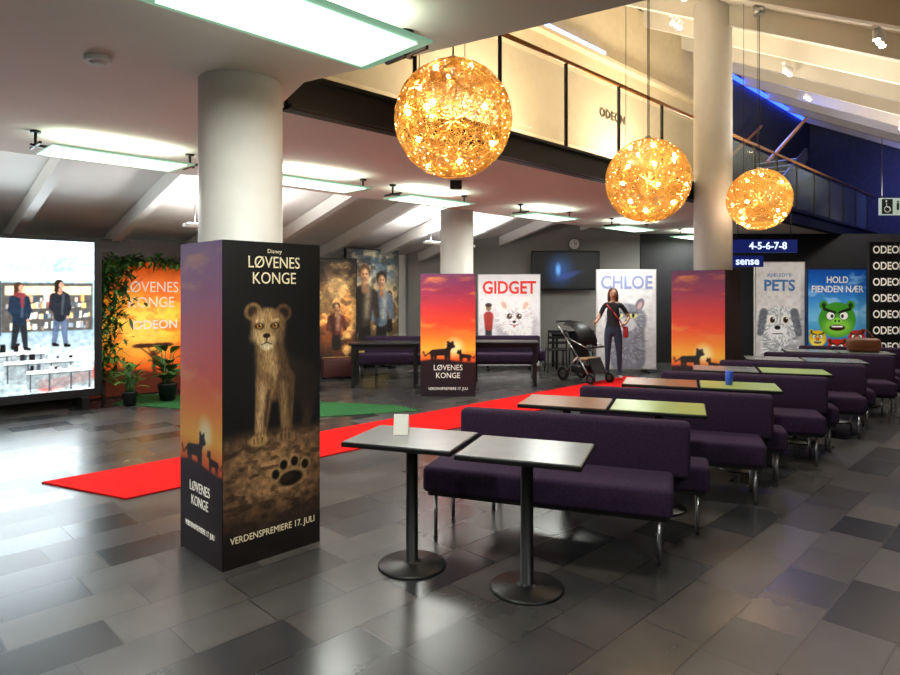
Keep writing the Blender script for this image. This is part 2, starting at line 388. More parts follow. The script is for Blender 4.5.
for x,y in [(5.5,3.9),(7.5,3.6),(9.5,4.6),(8,1.6),(11,1.2),(13,2.2),(15,2.6),(11.5,3.6),(14,4.0)]:
    z=rz_(y)-.32
    for k in range(3):
        b.cyl((x+k*.13,y,z+.1),(x+k*.13,y,z),.04,WHITE,seg=12); b.cyl((x+k*.13,y,z-.001),(x+k*.13,y,z-.012),.03,SPOT,seg=12)
    b.box((x+.13,y,z+.12),(.4,.05,.04),WHITE)
b.done('spotlight_track')
for x,y in [(4.5,1.8),(8,1.6),(12,1.6),(16,2.4),(8,-3),(13,-3)]:  # fill spots added to light the hall
    l=bpy.data.lights.new('fill_downlight','SPOT'); l.energy=240; l.spot_size=D(120); l.spot_blend=.6; l.shadow_soft_size=.25; l.color=(1,.94,.86)
    o=bpy.data.objects.new('fill_downlight',l); S.collection.objects.link(o); o.location=(x,y,(rz_(y)-.5) if y>-1 else 2.95)
for x,y,e in [(9,7.9,70),(4,8.6,50),(6.5,8.6,60),(12.5,6.5,50),(0,8.6,40)]:  # more added fill spots, under the lower roof and balcony
    l=bpy.data.lights.new('fill_downlight','SPOT'); l.energy=e; l.spot_size=D(140); l.spot_blend=.6; l.shadow_soft_size=.15; l.color=(1,.95,.88)
    o=bpy.data.objects.new('fill_downlight',l); S.collection.objects.link(o); o.location=(x,y,2.85 if y<7.2 else 2.4)
area('balcony_fill_light',(6,4.7,3.3),.5,125,(1,.91,.74),(D(160),0,0),)  # pair of fill lights added to brighten the upper gallery
area('balcony_fill_light',(9.5,4.7,3.3),.5,125,(1,.91,.74),(D(160),0,0),)
area('roof_fill_light',(10,2.6,3.4),1.0,75,(1,.93,.82),(math.pi,0,0),)  # pair of fill lights added to brighten the sloping roof
area('roof_fill_light',(14,2.6,3.4),1.0,65,(1,.93,.86),(math.pi,0,0),)
area('blue_wash_light',(14.5,4.8,5.2),.8,38,(.16,.24,1),(D(-60),0,0))
area('blue_wash_light',(18.3,2.5,4.6),.8,50,(.2,.26,1),(0,D(-60),0))
BLUE=mat('blue_led','#2040ff',0.5,emit=6,ecol='#2848ff')
b=MB(); b.box((16,5.55,6.34),(6.6,.06,.07),BLUE); b.box((6.0,5.5,5.42),(6,.05,.05),mat('white_blue_led','#9ab8ff',.5,emit=3)); b.done('led_strip')

# ---------------------------------------------------------------- pendant wire balls
def ball_curve(R=.39):
    cu=bpy.data.curves.new('wire_sphere','CURVE'); cu.dimensions='3D'; cu.bevel_depth=.0022; cu.bevel_resolution=0; cu.resolution_u=1
    rs=random.Random(3)
    for k in range(160):
        ax=Vector((rs.gauss(0,1),rs.gauss(0,1),rs.gauss(0,1))).normalized(); h=rs.uniform(-.85,.85)*R; r=math.sqrt(R*R-h*h)
        t=ax.orthogonal().normalized(); u=ax.cross(t); ph=rs.uniform(0,6); fr=rs.choice([5,7,9,12]); am=rs.uniform(.03,.06)
        sp=cu.splines.new('POLY'); n=72; sp.points.add(n-1); sp.use_cyclic_u=True
        for i in range(n):
            an=2*math.pi*i/n
            p=ax*(h+am*math.sin(fr*an+ph))+ (t*math.cos(an)+u*math.sin(an))*r
            p=p.normalized()*(R-.01+.018*math.sin(5*an+ph*2)); sp.points[i].co=(*p,1)
    return cu
GOLD=mat('gold_wire','#e2ae52',0.28,metal=1.0,emit=0.07,ecol='#e0a040')
BULB=mat('warm_bulb','#fff0c8',0.4,emit=90,ecol='#fff2d8')
GLINT=mat('warm_glint','#ffe9a8',0.3,emit=9,ecol='#ffe6b0')
bc=ball_curve(); bc.materials.append(GOLD)
for (x,y,z) in [(3.08,3.05,2.77),(5.65,2.98,2.66),(8.72,3.04,2.80)]:
    p=empty('pendant_lamp',(x,y,z))
    o=bpy.data.objects.new('wire_sphere',bc); S.collection.objects.link(o); o.parent=p; o.rotation_euler=(x,y,z)
    b=MB(); top=rz_(y)-z
    b.cyl((0,0,.38),(0,0,top),.006,BLACK,seg=6); b.cyl((.22,.1,.3),(.22,.1,top),.003,BLACK,seg=6); b.cyl((-.2,.12,.32),(-.2,.12,top),.003,BLACK,seg=6)
    b.cyl((0,0,top-.12),(0,0,top),.07,CHROME); b.cyl((0,0,.3),(0,0,.42),.03,CHROME)
    b.done('suspension_wire',parent=p)
    b=MB(); rs=random.Random(int(x*10)+5)
    for k in range(14):
        v=Vector((rs.gauss(0,1),rs.gauss(0,1),rs.gauss(0,1))).normalized()*.36; b.sph(v,(.018,)*3,BULB,6,8); b.cyl((0,0,0),v,.004,GOLD,seg=5)
    for k in range(200):
        v=Vector((rs.gauss(0,1),rs.gauss(0,1),rs.gauss(0,1))).normalized()*rs.uniform(.37,.40); b.sph(v,(.0042,)*3,GLINT,4,5)  # tiny glowing specks added as glints on the wire
    b.done('bulbs_and_glints',parent=p)
    l=bpy.data.lights.new('glow','POINT'); l.energy=14; l.color=(1,.80,.50); l.shadow_soft_size=.08
    o=bpy.data.objects.new('glow',l); S.collection.objects.link(o); o.parent=p

# ---------------------------------------------------------------- poster boxes
BOXS=mat('board_black','#131015',0.5)
p=empty('poster_column_box',(1.665,3.50,0))
b=MB(); b.box((.325,.29,.95),(.65,.58,1.9),BOXS); b.done('box_body',parent=p)
art_cub().panel('lion_cub_art',p,(.325,-.003,0),0,emit=.06)
art_sunset(.58,1.9,80,cool=.4).panel('sunset_art',p,(-.003,.29,0),D(-90),emit=.08)
text('LØVENES','title_1',.100,(.325,-.008,1.775),TXTGOLD,p,sx=.85); text('KONGE','title_2',.100,(.325,-.008,1.68),TXTGOLD,p,sx=.85)
text('Disney','title_small',.035,(.325,-.008,1.845),TXTGOLD,p)
text('VERDENSPREMIERE 17. JULI','tagline',.056,(.325,-.008,.16),TXTGOLD,p,sx=.85)
text('LØVENES\nKONGE','side_title',.085,(-.008,.29,.37),TXTW,p,rz=D(-90),sx=.8); text('VERDENSPREMIERE 17. JULI','side_tagline',.045,(-.008,.29,.17),TXTW,p,rz=D(-90),sx=.75)

p=empty('poster_column_box',(8.65,3.45,0))
b=MB(); b.box((.275,.375,.95),(.55,.75,1.9),mat('board_brown','#2a1712',.5)); b.done('box_body',parent=p)
art_sunset(.75,1.9,60).panel('sunset_art',p,(-.003,.375,0),D(-90),emit=.15)
text('LØVENES\nKONGE','side_title',.11,(-.01,.375,.37),TXTW,p,rz=D(-90))
x,y=C(-.03,10.2); p=empty('poster_column_box',(x,y,0),D(-45))
b=MB(); b.box((0,0.05,.94),(.84,.9,1.88),BOXS); b.done('box_body',parent=p)
art_sunset(.84,1.88,70).panel('sunset_art',p,(0,-.404,0),0,emit=.25)
text('LØVENES\nKONGE','title',.12,(0,-.41,.38),TXTW,p,sx=.9); text('VERDENSPREMIERE 17. JULI','tagline',.06,(0,-.41,.12),TXTW,p,sx=.85)

# ---------------------------------------------------------------- cafe tables
TOPS={'grey':mat('table_grey','#7e807f',.25,noise=.05),'brown':mat('table_brown','#8a5c34',.3,noise=.15,nscale=12),'green':mat('table_green','#94a858',.3,noise=.05)}
def table(a,d,kind):
    b=MB()
    b.box((0,0,.735),(.66,.5,.026),BLACK,bev=.004); b.box((0,0,.7495),(.645,.485,.004),TOPS[kind])
    b.lathe([(.20,0),(.20,.008),(.19,.016),(.06,.024),(.036,.035),(.034,.70),(.034,.72)],BLACK)
    b.bar((-.22,0,.715),(.22,0,.715),.04,.016,BLACK); b.bar((0,-.18,.715),(0,.18,.715),.04,.016,BLACK)
    x,y=C(a,d); return b.done('cafe_table',(x,y,0),D(-65))
table(-.223,3.75,'grey'); table(.416,3.46,'grey')
for a,d,k in [(.85,4.83,'brown'),(1.49,4.6,'green'),(1.93,5.9,'brown'),(2.57,5.67,'green'),(3.0,6.97,'grey'),(3.64,6.74,'green'),(4.08,8.05,'grey'),(4.72,7.82,'grey'),(5.15,9.12,'grey'),(5.79,8.89,'grey')]: table(a+.055,d+.15,k)
def bench():
    b=MB(); L=1.55
    b.box((-.1,-.32,.375),(L,.45,.17),PURPLE,bev=.03,seg=3); b.box((-.1,-.32,.28),(L-.06,.38,.03),BLACK)
    b.box((.12,.205,.375),(L,.30,.17),PURPLE,bev=.03,seg=3); b.box((.12,.205,.28),(L-.06,.24,.03),BLACK)
    b.box((0,-.02,.585),(L,.13,.36),PURPLE,bev=.035,seg=3)
    for ox,oy,hw in((-.1,-.32,.17),(.12,.205,.09)):
        for sx in(-.70,.70):
            for sy in (-hw,hw): b.cyl((ox+sx,oy+sy,.0),(ox+sx,oy+sy,.27),.013,CHROME,seg=12)
    return b.done('upholstered_bench')
b0=bench(); x,y=C(.825,4.40); b0.location=(x,y,0); b0.rotation_euler=(0,0,D(-65))
for i in range(1,6):
    x,y=C(.825+1.075*i,4.40+1.075*i); inst(b0,'upholstered_bench',(x,y,0),D(-65))
for a,d,r in [(.95,12.3,-45),(-.85,12.2,-45)]:
    x,y=C(a,d); inst(b0,'upholstered_bench',(x,y,0),D(r))
def longtable(a,d,L,r):
    b=MB(); b.box((0,0,.73),(L,.6,.04),BLACK,bev=.005)
    for sx in(-1,1):
        for sy in(-1,1): b.box((sx*(L/2-.06),sy*.24,.355),(.05,.05,.71),BLACK)
    b.box((0,.24,.68),(L-.1,.03,.06),BLACK); b.box((0,-.24,.68),(L-.1,.03,.06),BLACK)
    x,y=C(a,d); b.done('black_dining_table',(x,y,0),D(r))
longtable(-1.1,10.9,1.15,-45); longtable(.95,11.1,1.15,-50); longtable(2.45,13.5,.6,-45)
def chair(a,d,r):
    b=MB(); m=BLACKP
    b.box((0,0,.45),(.40,.40,.03),m,bev=.01)
    for sx in(-1,1):
        b.bar((sx*.18,-.18,.44),(sx*.19,-.2,0),.025,.025,m); b.bar((sx*.18,.18,.44),(sx*.19,.22,0),.025,.025,m)
        b.bar((sx*.18,.18,.44),(sx*.18,.24,.85),.025,.025,m)
    for z in(.60,.70,.82): b.bar((-.18,.21,z),(.18,.21,z),.02,.05,m)
    x,y=C(a,d); b.done('dining_chair',(x,y,0),D(r))
chair(2.12,12.85,135); chair(2.62,12.8,140)

# folded white table card
b=MB(); CW=mat('card_white','#e8e4da',.5)
b.bar((0,-.028,.0),(0,-.002,.118),.088,.003,CW); b.bar((0,.028,.0),(0,.002,.118),.088,.003,CW); b.box((0,0,.0015),(.088,.056,.003),CW)
x,y=C(-.29,3.82); b.done('folded_table_card',(x,y,.7525),D(-50))
b=MB(); b.lathe([(.028,0),(.032,.03),(.034,.12),(.03,.125),(.028,.12)],mat('blue_cup','#2850c0',.3)); x,y=C(2.55,5.85); b.done('paper_cup',(x,y,.752))
LEA=mat('brown_leather','#6b3a1c',.5,noise=.2)
b=MB(); b.box((0,0,.1),(.42,.18,.2),LEA,bev=.06,seg=3)
pts=[(-.13+.26*t/8,0,.19+.13*math.sin(math.pi*t/8)) for t in range(9)]; b.tube(pts,.01,LEA); b.box((0,-.09,.13),(.3,.02,.1),LEA,bev=.009)
x,y=C(5.83,9.02); b.done('leather_handbag',(x,y,.752),D(-60))

# ---------------------------------------------------------------- LED screen
p=empty('led_display',(1.65,9.8,0))
b=MB(); b.box((0,.09,1.25),(2.5,.14,2.2),BLACKP)
for sx in(-1.0,1.0): b.box((sx,.1,.08),(.08,.5,.16),BLACK)
b.done('display_frame',parent=p)
c=Cv(2.3,2.03,260,230,'#bcd8e4')
c.vgrad([(0,'#8c9ca0'),(.2,'#b8c6c8'),(.42,'#7c96a4'),(.6,'#98b4c2'),(.8,'#b0cbd9'),(1,'#d8eaf6')])
for k in range(5): c.put(c.cap(.3+k*.5,1.93,.75+k*.34,1.72,.022,.012,.03),'#ffffff')
n=fbm(c.U*.5,c.V*3,5,61); c.put(np.clip((n-.5)*3,0,.5)*np.clip((c.V-1.5)*4,0,1),'#86a0b0')
c.put(c.rect(0,1.50,2.3,1.60,.03),'#e0eef6'); c.put(c.rect(0,.8,.95,1.48,.03),'#3c6074'); c.put(c.rect(.05,.84,.45,1.44,.03),'#6c98aa'); c.put(c.rect(.5,.84,.9,1.44,.03),'#82b0be')
c.put(c.rect(1.0,.78,1.22,1.48,.02),'#1c262e'); c.put(c.rect(1.22,.82,2.28,1.46,.02),'#4a4846'); c.put(c.rect(1.26,1.30,2.26,1.42,.02),'#d8c8a8')
rs=random.Random(2)
for k in range(130):
    u=1.26+rs.random()*.95; v=.84+rs.choice([0,.14,.28,.36])+rs.random()*.02; c.put(c.rect(u,v,u+.02+.04*rs.random(),v+.03+.07*rs.random(),.015)*.9,rs.choice(['#c8a080','#e8e0d0','#384858','#a04038','#8898a8','#e0c070','#d0dce0','#786860']))
for k in range(90):
    u=rs.random()*.9; v=.84+rs.random()*.55; c.put(c.rect(u,v,u+.01+.05*rs.random(),v+.02+.08*rs.random(),.02)*.7,rs.choice(['#d0e4ec','#385868','#90b0bc','#e8f0f0','#283840','#5c8494']))
n=fbm(c.U,c.V*2,3,21); c.put(np.clip((n-.5)*3,0,.6)*np.clip((.8-c.V)*3,0,1),'#e8f0f0')
n=fbm(c.U,c.V*3,8,41); c.put(np.clip((n-.55)*4,0,.5)*np.clip((.75-c.V)*4,0,1),'#5c686c')
c.put(c.cap(1.7,.10,2.3,.22,.08,.08,.06),'#a8504a'); c.put(c.cap(0,.25,.9,.05,.05,.1,.08)*.5,'#6c7c82')
for (u,v,w_) in [(1.08,.52,.62),(1.25,.40,.8),(1.5,.26,.78)]:
    c.put(c.rect(u,v-.2,u+w_,v,.02)*.75,'#7c888c'); c.put(c.rect(u,v,u+w_,v+.045),'#f6fafa'); c.put(c.rect(u,v-.02,u+w_,v),'#5a6468')
    for q in(.04,.33*w_,.66*w_,w_-.04): c.put(c.rect(u+q-.008,v-.24,u+q+.008,v),'#30383c')
    for k in range(11): 
        uu=u+.02+rs.random()*(w_-.08); c.put(c.rect(uu,v+.045,uu+.02+.05*rs.random(),v+.07+.09*rs.random(),.01),rs.choice(['#f8f8f8','#202428','#c8ccd0','#404850','#101214','#8a949a']))
def ledperson(x,y,s,top,leg,hair,scarf=None,step=.08):
    e=.014
    c.put(c.cap(x-.03*s,y+.48*s,x-step*s,y+.04*s,.055*s,.032*s,e),leg); c.put(c.cap(x+.04*s,y+.48*s,x+step*s,y+.02*s,.055*s,.032*s,e),leg)
    c.put(c.cap(x-step*s,y+.02*s,x-(step-.05)*s,y+.005*s,.028*s,.02*s),'#141414'); c.put(c.cap(x+step*s,y,x+(step+.05)*s,y-.01*s,.028*s,.02*s),'#141414')
    c.put(c.cap(x,y+.46*s,x+.01*s,y+.76*s,.09*s,.10*s,e),top); c.put(c.cap(x-.09*s,y+.78*s,x-.12*s,y+.60*s,.042*s,.034*s,e),top); c.put(c.cap(x-.12*s,y+.60*s,x-.05*s,y+.5*s,.032*s,.026*s,e),top)
    c.put(c.cap(x+.09*s,y+.78*s,x+.13*s,y+.60*s,.042*s,.034*s,e),top); c.put(c.cap(x+.13*s,y+.60*s,x+.11*s,y+.46*s,.03*s,.022*s,e),top); c.put(c.ell(x+.11*s,y+.44*s,.02*s,.026*s),'#b98a70')
    c.put(c.cap(x+.03*s,y+.5*s,x+.05*s,y+.8*s,.012*s,.012*s,.03)*.6,'#5a6672')
    c.put(c.cap(x,y+.83*s,x,y+.88*s,.035*s,.03*s),'#a87860'); c.put(c.ell(x-.012*s,y+.965*s,.062*s,.068*s,soft=e),hair); c.put(c.cap(x-.04*s,y+.96*s,x-.05*s,y+.86*s,.028*s,.028*s,e),hair); c.put(c.ell(x+.02*s,y+.945*s,.034*s,.048*s,soft=e),'#c09078')
    if scarf: c.put(c.cap(x-.04*s,y+.84*s,x+.05*s,y+.83*s,.035*s,.035*s,e),scarf); c.put(c.cap(x+.03*s,y+.83*s,x+.04*s,y+.66*s,.025*s,.02*s,e),scarf)
ledperson(1.42,.60,.84,'#182638','#1c2228','#3a2418','#702c34'); ledperson(1.88,.62,.86,'#1c2028','#4a5a74','#1c140e')
ledperson(.88,.10,1.28,'#2a7084','#1c3450','#5a3a24',None,.14); ledperson(.40,.55,.75,'#6a3430','#22222a','#241810')
c.noise(24,.22,4)
c.panel('screen_image',p,(0,.01,.26),0,emit=1.75,rough=.25,mname='led_screen_image')
area('screen_glow',(1.65,9.55,1.3),1.8,55,(.8,.93,1),(D(-90),0,0))

# orange backdrop
p=empty('photo_backdrop',(4.2,10.45,0))
b=MB(); b.box((0,.06,1.2),(3.1,.08,2.4),mat('brown_panel','#2c2019',.5)); b.done('backing_panel',parent=p)
c=Cv(2.3,2.05,150,130,'#000000'); c.vgrad([(0,'#6a2008'),(.2,'#c8480c'),(.45,'#f58a10'),(.62,'#ffb32c'),(.8,'#f0780e'),(1,'#c0400c')])
c.put(c.ell(.75,1.0,.5,.4,soft=.5)*.8,'#ffd660'); n=fbm(c.U,c.V*2,4,8); c.put(np.clip((n-.55)*4,0,.6),'#e05a10'); c.put(sm(c.V-.35-.06*np.sin(c.U*4),.05),'#4a1a0c')
c.put(c.cap(.95,.3,.93,.65,.03,.02),'#3a1408')
for tx in(-.2,-.08,.08,.2): c.put(c.cap(.93,.55,.93+tx,.72,.014,.008),'#3a1408'); c.put(c.ell(.93+tx,.74,.11,.035),'#3a1408')
c.noise(10,.15,3)
c.panel('backdrop_art',p,(-.15,.0,0.02),0,emit=.6)
text('LØVENES\nKONGE','title',.24,(-.40,-.01,1.55),TXTW,p,sx=.85); text('ODEON','subtitle',.19,(-.34,-.01,1.08),TXTW,p,bold=.02)

LEAF=mat('leaf_green','#2e5a24',.55,noise=.35,nscale=9); LEAF2=mat('leaf_light','#4c7a2c',.5,noise=.3,nscale=9); BARK=mat('stem','#4a3a24',.8)
def leaf(b,base,dr,L,W,m,droop=.3):
    dr=Vector(dr).normalized(); side=dr.cross(Vector((0,0,1)))
    if side.length<.05: side=Vector((1,0,0))
    side.normalize(); base=Vector(base); rows=[]
    for i in range(5):
        t=i/4; w=W*math.sin(math.pi*min(1,t*.92+.06))*.5; c_=base+dr*L*t+Vector((0,0,-droop*L*t*t)); 
        rows.append((b.bm.verts.new(c_-side*w),b.bm.verts.new(c_+Vector((0,0,-.1*w))),b.bm.verts.new(c_+side*w)))
    fs=[]
    for r,q in zip(rows[:-1],rows[1:]):
        fs+= [b.bm.faces.new((r[0],r[1],q[1],q[0])),b.bm.faces.new((r[1],r[2],q[2],q[1]))]
    b._fin(fs,m,True)
b=MB(); rs=random.Random(8)
pts=[(3.05,10.25,.35),(3.0,10.25,1.0),(3.05,10.25,1.7),(3.1,10.25,1.98),(3.5,10.28,2.10),(4.1,10.3,2.06),(4.7,10.3,2.08)]
b.tube(pts,.02,BARK); b.cyl((3.05,10.25,0),(3.05,10.25,.35),.03,BARK)
for k in range(2100):
    i=rs.choice([0,0,0,1,1,1,1,2,2,2,2,3,3,4,5]); t=rs.random(); q=Vector(pts[i])*(1-t)+Vector(pts[i+1])*t
    sp=.22 if i<3 else .08
    q+=Vector((rs.gauss(0,sp*.75),rs.gauss(-.03,.05),rs.gauss(0,sp*.4)))
    q.y=min(max(q.y,10.15),10.36); q.z=min(max(q.z,.1),2.18)
    leaf(b,q,(rs.uniform(-1,1),rs.uniform(-.6,.05),rs.uniform(-.5,.6)),rs.uniform(.08,.19),rs.uniform(.035,.065),rs.choice([LEAF,LEAF,LEAF,LEAF2]))
b.done('leaf_garland')
def plant(x,y,s,n,wid,seed):
    rs=random.Random(seed); b=MB()
    b.lathe([(.10*s,0),(.13*s,.22*s),(.14*s,.24*s),(.12*s,.24*s),(.11*s,.21*s)],BLACKP)
    for k in range(n):
        an=rs.uniform(0,6.28); el=rs.uniform(.5,1.8); h=rs.uniform(.1,.5)*s
        base=(.03*math.cos(an),.03*math.sin(an),.2*s); tip=Vector((math.cos(an)*.08*s,math.sin(an)*.08*s,.2*s+h))
        b.cyl(base,tip,.006,LEAF,seg=5); leaf(b,tip,(math.cos(an),math.sin(an),el),rs.uniform(.22,.36)*s,wid*s,rs.choice([LEAF,LEAF2]),.5)
    b.done('potted_plant',(x,y,.011))
plant(3.18,9.55,.8,30,.10,1); plant(3.72,9.6,1.05,34,.15,2); plant(4.3,9.65,.9,30,.08,3); plant(4.85,9.7,1.0,26,.14,5)

# film poster stands
def film(w,h,seed,two=False):
    c=Cv(w,h,110,int(110*h/w),'#201610')
    if two: c.vgrad([(0,'#120c0a'),(.15,'#3a2818'),(.4,'#7a5c34'),(.62,'#b0905c'),(.8,'#5c6a70'),(1,'#26323c')])
    else: c.vgrad([(0,'#120a08'),(.15,'#3a1c10'),(.4,'#8a4a20'),(.6,'#c88a48'),(.78,'#7a5a38'),(1,'#2c2420')])
    n=fbm(c.U,c.V*1.5,5,seed,5); c.put(np.clip((n-.48)*4,0,.7),'#e8b868' if not two else '#c8b084')
    n=fbm(c.U,c.V,7,seed+4,5); c.put(np.clip((n-.5)*4,0,.5),'#1c1814')
    def fig(x,y,s,top,face='#b08058',hair='#181008'):
        e=.03*s+.01
        c.put(c.cap(x,y,x,y+.5*s,.14*s,.10*s,e),'#14100e'); c.put(c.cap(x,y+.45*s,x,y+.80*s,.13*s,.20*s,e),top)
        c.put(c.cap(x-.19*s,y+.84*s,x-.25*s,y+.5*s,.065*s,.05*s,e),top); c.put(c.cap(x+.19*s,y+.84*s,x+.25*s,y+.5*s,.065*s,.05*s,e),top)
        c.put(c.cap(x-.25*s,y+.5*s,x-.05*s,y+.42*s,.045*s,.04*s,e),top)
        c.put(c.cap(x+.04*s,y+.5*s,x+.08*s,y+.95*s,.05*s,.06*s,.08*s)*.35,'#e8d0a0'); c.put(c.cap(x-.1*s,y+.4*s,x-.14*s,y+.9*s,.05*s,.05*s,.08*s)*.5,'#0c0a08')
        c.put(c.cap(x,y+.9*s,x,y+1.03*s,.05*s,.05*s,e),'#8a6040'); c.put(c.ell(x,y+1.19*s,.115*s,.125*s,soft=e),hair); c.put(c.ell(x+.01*s,y+1.13*s,.078*s,.11*s,soft=e),face)
        c.put(c.ell(x-.045*s,y+1.13*s,.04*s,.10*s,soft=.06*s)*.6,'#5a3a24'); c.put(c.ell(x,y+1.07*s,.06*s,.04*s,soft=.04*s)*.5,'#3a2418')
        for q in(-1,1): c.put(c.ell(x+(q*.032+.01)*s,y+1.155*s,.018*s,.010*s,soft=.012*s),'#181008')
    if two:
        fig(w*.82,h*.30,h*.26,'#5a3c2c'); fig(w*.16,h*.30,h*.26,'#2c3a40'); fig(w*.66,h*.16,h*.50,'#4c5864','#c89870'); fig(w*.33,h*.14,h*.56,'#2c241e','#d0a078','#4a3018')
        n=fbm(c.U,c.V,9,77,4); c.put(np.clip((n-.45)*5,0,.9)*np.clip((h*.28-c.V)/.2,0,1),'#1c3018')
    else:
        fig(w*.5,h*.22,h*.30,'#4a2018'); c.put(c.cap(w*.5,h*.60,w*.52,h*.75,.03,.2,.1)*.4,'#e8c080')
    c.put(c.rect(w*.15,h*.07,w*.85,h*.12,.02)*.85,'#c8a858'); c.noise(20,.25,seed)
    v=np.hypot((c.U/w-.5)*1.6,(c.V/h-.5)*1.3); c.put(np.clip((v-.55)*1.6,0,.7),'#080605'); return c
def stand(name,x,y,rz,w,h,z0,cv,emit=.25,back='#1a1512',foot=True):
    p=empty(name,(x,y,0),rz); b=MB(); m=mat('board_'+back,back,.6)
    b.box((0,.03,z0+h/2),(w+.04,.05,h+.04),m)
    if foot:
        for sx in(-1,1): b.box((sx*w*.35,.08,.015),(.05,.45,.03),BLACK); b.box((sx*w*.35,.03,z0/2+.01),(.04,.03,z0),BLACK)
    b.done('board',parent=p); cv.panel('printed_art',p,(0,-.004,z0),0,emit=emit); return p  # emission brightens the print, though the poster is no lamp
p=stand('film_poster_standee',*C(-2.15,12.1),D(-25),.75,2.1,.12,film(.75,2.1,3),emit=.9)
b=MB(); b.box((0,-.2,.2),(.6,.3,.34),mat('dark_red_card','#401410',.6),bev=.02); b.done('plinth',parent=p)
stand('film_poster_standee',8.25,10.5,0,1.35,2.35,.12,film(1.35,2.35,9,True),emit=.9)

def whiteposter(w,h): return Cv(w,h,120,int(120*h/w),'#ece9ea')
def fur(c,cx,cy,rx,ry,cols,n=260,seed=1,L=.06,r=.009):
    rs=random.Random(seed)
    for k in range(n):
        an=rs.uniform(0,6.28); q=math.sqrt(rs.random()); x=cx+rx*q*math.cos(an); y=cy+ry*q*math.sin(an)
        c.put(c.cap(x,y,x+math.cos(an)*L*rs.uniform(.5,1.2),y+math.sin(an)*L*rs.uniform(.3,1)-.01,r,r*.3),rs.choice(cols))
c=whiteposter(1.25,1.85); c.vgrad([(0,'#c8c4c8'),(.5,'#e4e0e2'),(1,'#f2eff0')])
c.put(c.ell(.78,.80,.44,.36,soft=.15)*.8,'#b4acb2'); c.put(c.cap(.9,.3,.85,.7,.2,.25,.05),'#e8e4e2'); fur(c,.88,.5,.2,.25,['#ffffff','#e4dedc','#d0c8c8'],120,11,.09,.014)
fur(c,.74,.95,.34,.28,['#ffffff','#f8f4f2','#ece6e4','#dcd4d4'],300,1,.09,.014)
for s_ in(-1,1): c.put(c.ell(.74+s_*.22,1.24,.09,.12,-s_*.5,.03),'#f4eeea'); c.put(c.ell(.74+s_*.22,1.23,.05,.08,-s_*.5,.03),'#e0b8a8')
for ex in(.63,.83): c.put(c.ell(ex,1.0,.050,.056,soft=.02),'#2a1c14'); c.put(c.ell(ex,.99,.026,.03),'#6a4020'); c.put(c.ell(ex+.015,1.015,.014,.016),'#ffffff')
c.put(c.ell(.73,.885,.036,.026,soft=.015),'#1a1210'); c.put(c.cap(.65,.83,.73,.81,.007,.007),'#502020'); c.put(c.cap(.81,.83,.73,.81,.007,.007),'#502020'); c.put(c.ell(.73,.79,.026,.026),'#d06868')
c.put(c.cap(.2,.3,.2,.75,.06,.07,.03),'#383438'); c.put(c.cap(.2,.78,.2,1.0,.08,.10,.03),'#a83a34'); c.put(c.ell(.2,1.18,.055,.07,soft=.02),'#8a6a50'); c.put(c.ell(.2,1.23,.065,.04,soft=.02),'#281a14')
c.noise(14,.1,2)
x,y=C(1.22,13.2); p=stand('film_poster_standee',x,y,D(-45),1.25,1.85,.1,c,back='#e0dcdc',emit=.25)
text('GIDGET','title',.36,(0,-.01,1.68),mat('txt_red','#d8342c',.5,emit=.3),p,sx=.86,bold=.025)
c=whiteposter(1.15,1.95); c.vgrad([(0,'#b8b4b4'),(.5,'#d8d4d4'),(1,'#e6e2e4')]); c.put(c.cap(.6,.2,.6,.7,.35,.33,.05),'#7a7a84'); fur(c,.6,.45,.33,.35,['#9a9aa4','#84848e','#a8a8b0','#6c6c76'],200,14,.08,.012)
c.put(c.ell(.57,.95,.40,.34,soft=.05),'#84848e'); fur(c,.57,.97,.36,.28,['#a0a0aa','#8a8a94','#b4b4bc','#74747e'],260,4,.07,.012)
for s_ in(-1,1): c.put(c.ell(.57+s_*.27,1.27,.08,.13,-s_*.4),'#7a7a84'); c.put(c.ell(.57+s_*.27,1.25,.04,.08,-s_*.4),'#c8a0a0')
c.put(c.ell(.57,.88,.2,.13,soft=.04),'#c6c2c6')
for ex in(.43,.71): c.put(c.ell(ex,1.06,.08,.065),'#d8d890'); c.put(c.ell(ex,1.06,.026,.05),'#181818'); c.put(c.cap(ex-.08,1.11,ex+.08,1.11,.02,.02),'#6a6a74')
c.put(c.ell(.57,.94,.03,.02),'#6a4048'); c.noise(14,.1,2)
x,y=C(3.5,12.7); p=stand('film_poster_standee',x,y,D(-45),1.15,1.95,.08,c,back='#e0dcdc',emit=.25)
text('CHLOE','title',.36,(0,-.01,1.78),mat('txt_plum','#8890b8',.5,emit=.3),p,sx=.88,bold=.025)
c=whiteposter(.95,2.1); c.vgrad([(0,'#b8b4b4'),(.5,'#d8d4d2'),(1,'#ece6e0')])
c.put(c.cap(.5,.0,.48,.7,.36,.34,.05),'#a2a4a6'); fur(c,.48,.4,.34,.5,['#c0c2c4','#e4e6e8','#94969a','#d0d2d4'],300,6,.09,.014)
c.put(c.ell(.45,.88,.36,.36,soft=.04),'#a8aaac'); fur(c,.45,.90,.34,.33,['#f0f0f0','#d4d6d6','#bcbec0','#fafafa'],320,7,.08,.013)
c.put(c.cap(.15,1.12,.08,.72,.08,.06,.03),'#6c7078'); c.put(c.cap(.75,1.12,.84,.7,.08,.06,.03),'#6c7078'); fur(c,.11,.9,.06,.2,['#50545c','#80848c'],50,9,.06,.01); fur(c,.80,.9,.06,.2,['#50545c','#80848c'],50,10,.06,.01)
for ex in(.31,.57): c.put(c.ell(ex,.98,.08,.09),'#f4f0e8'); c.put(c.ell(ex+.01,.97,.05,.06),'#4a3018'); c.put(c.ell(ex+.01,.97,.028,.036),'#100c08'); c.put(c.ell(ex+.03,1.0,.014,.014),'#ffffff')
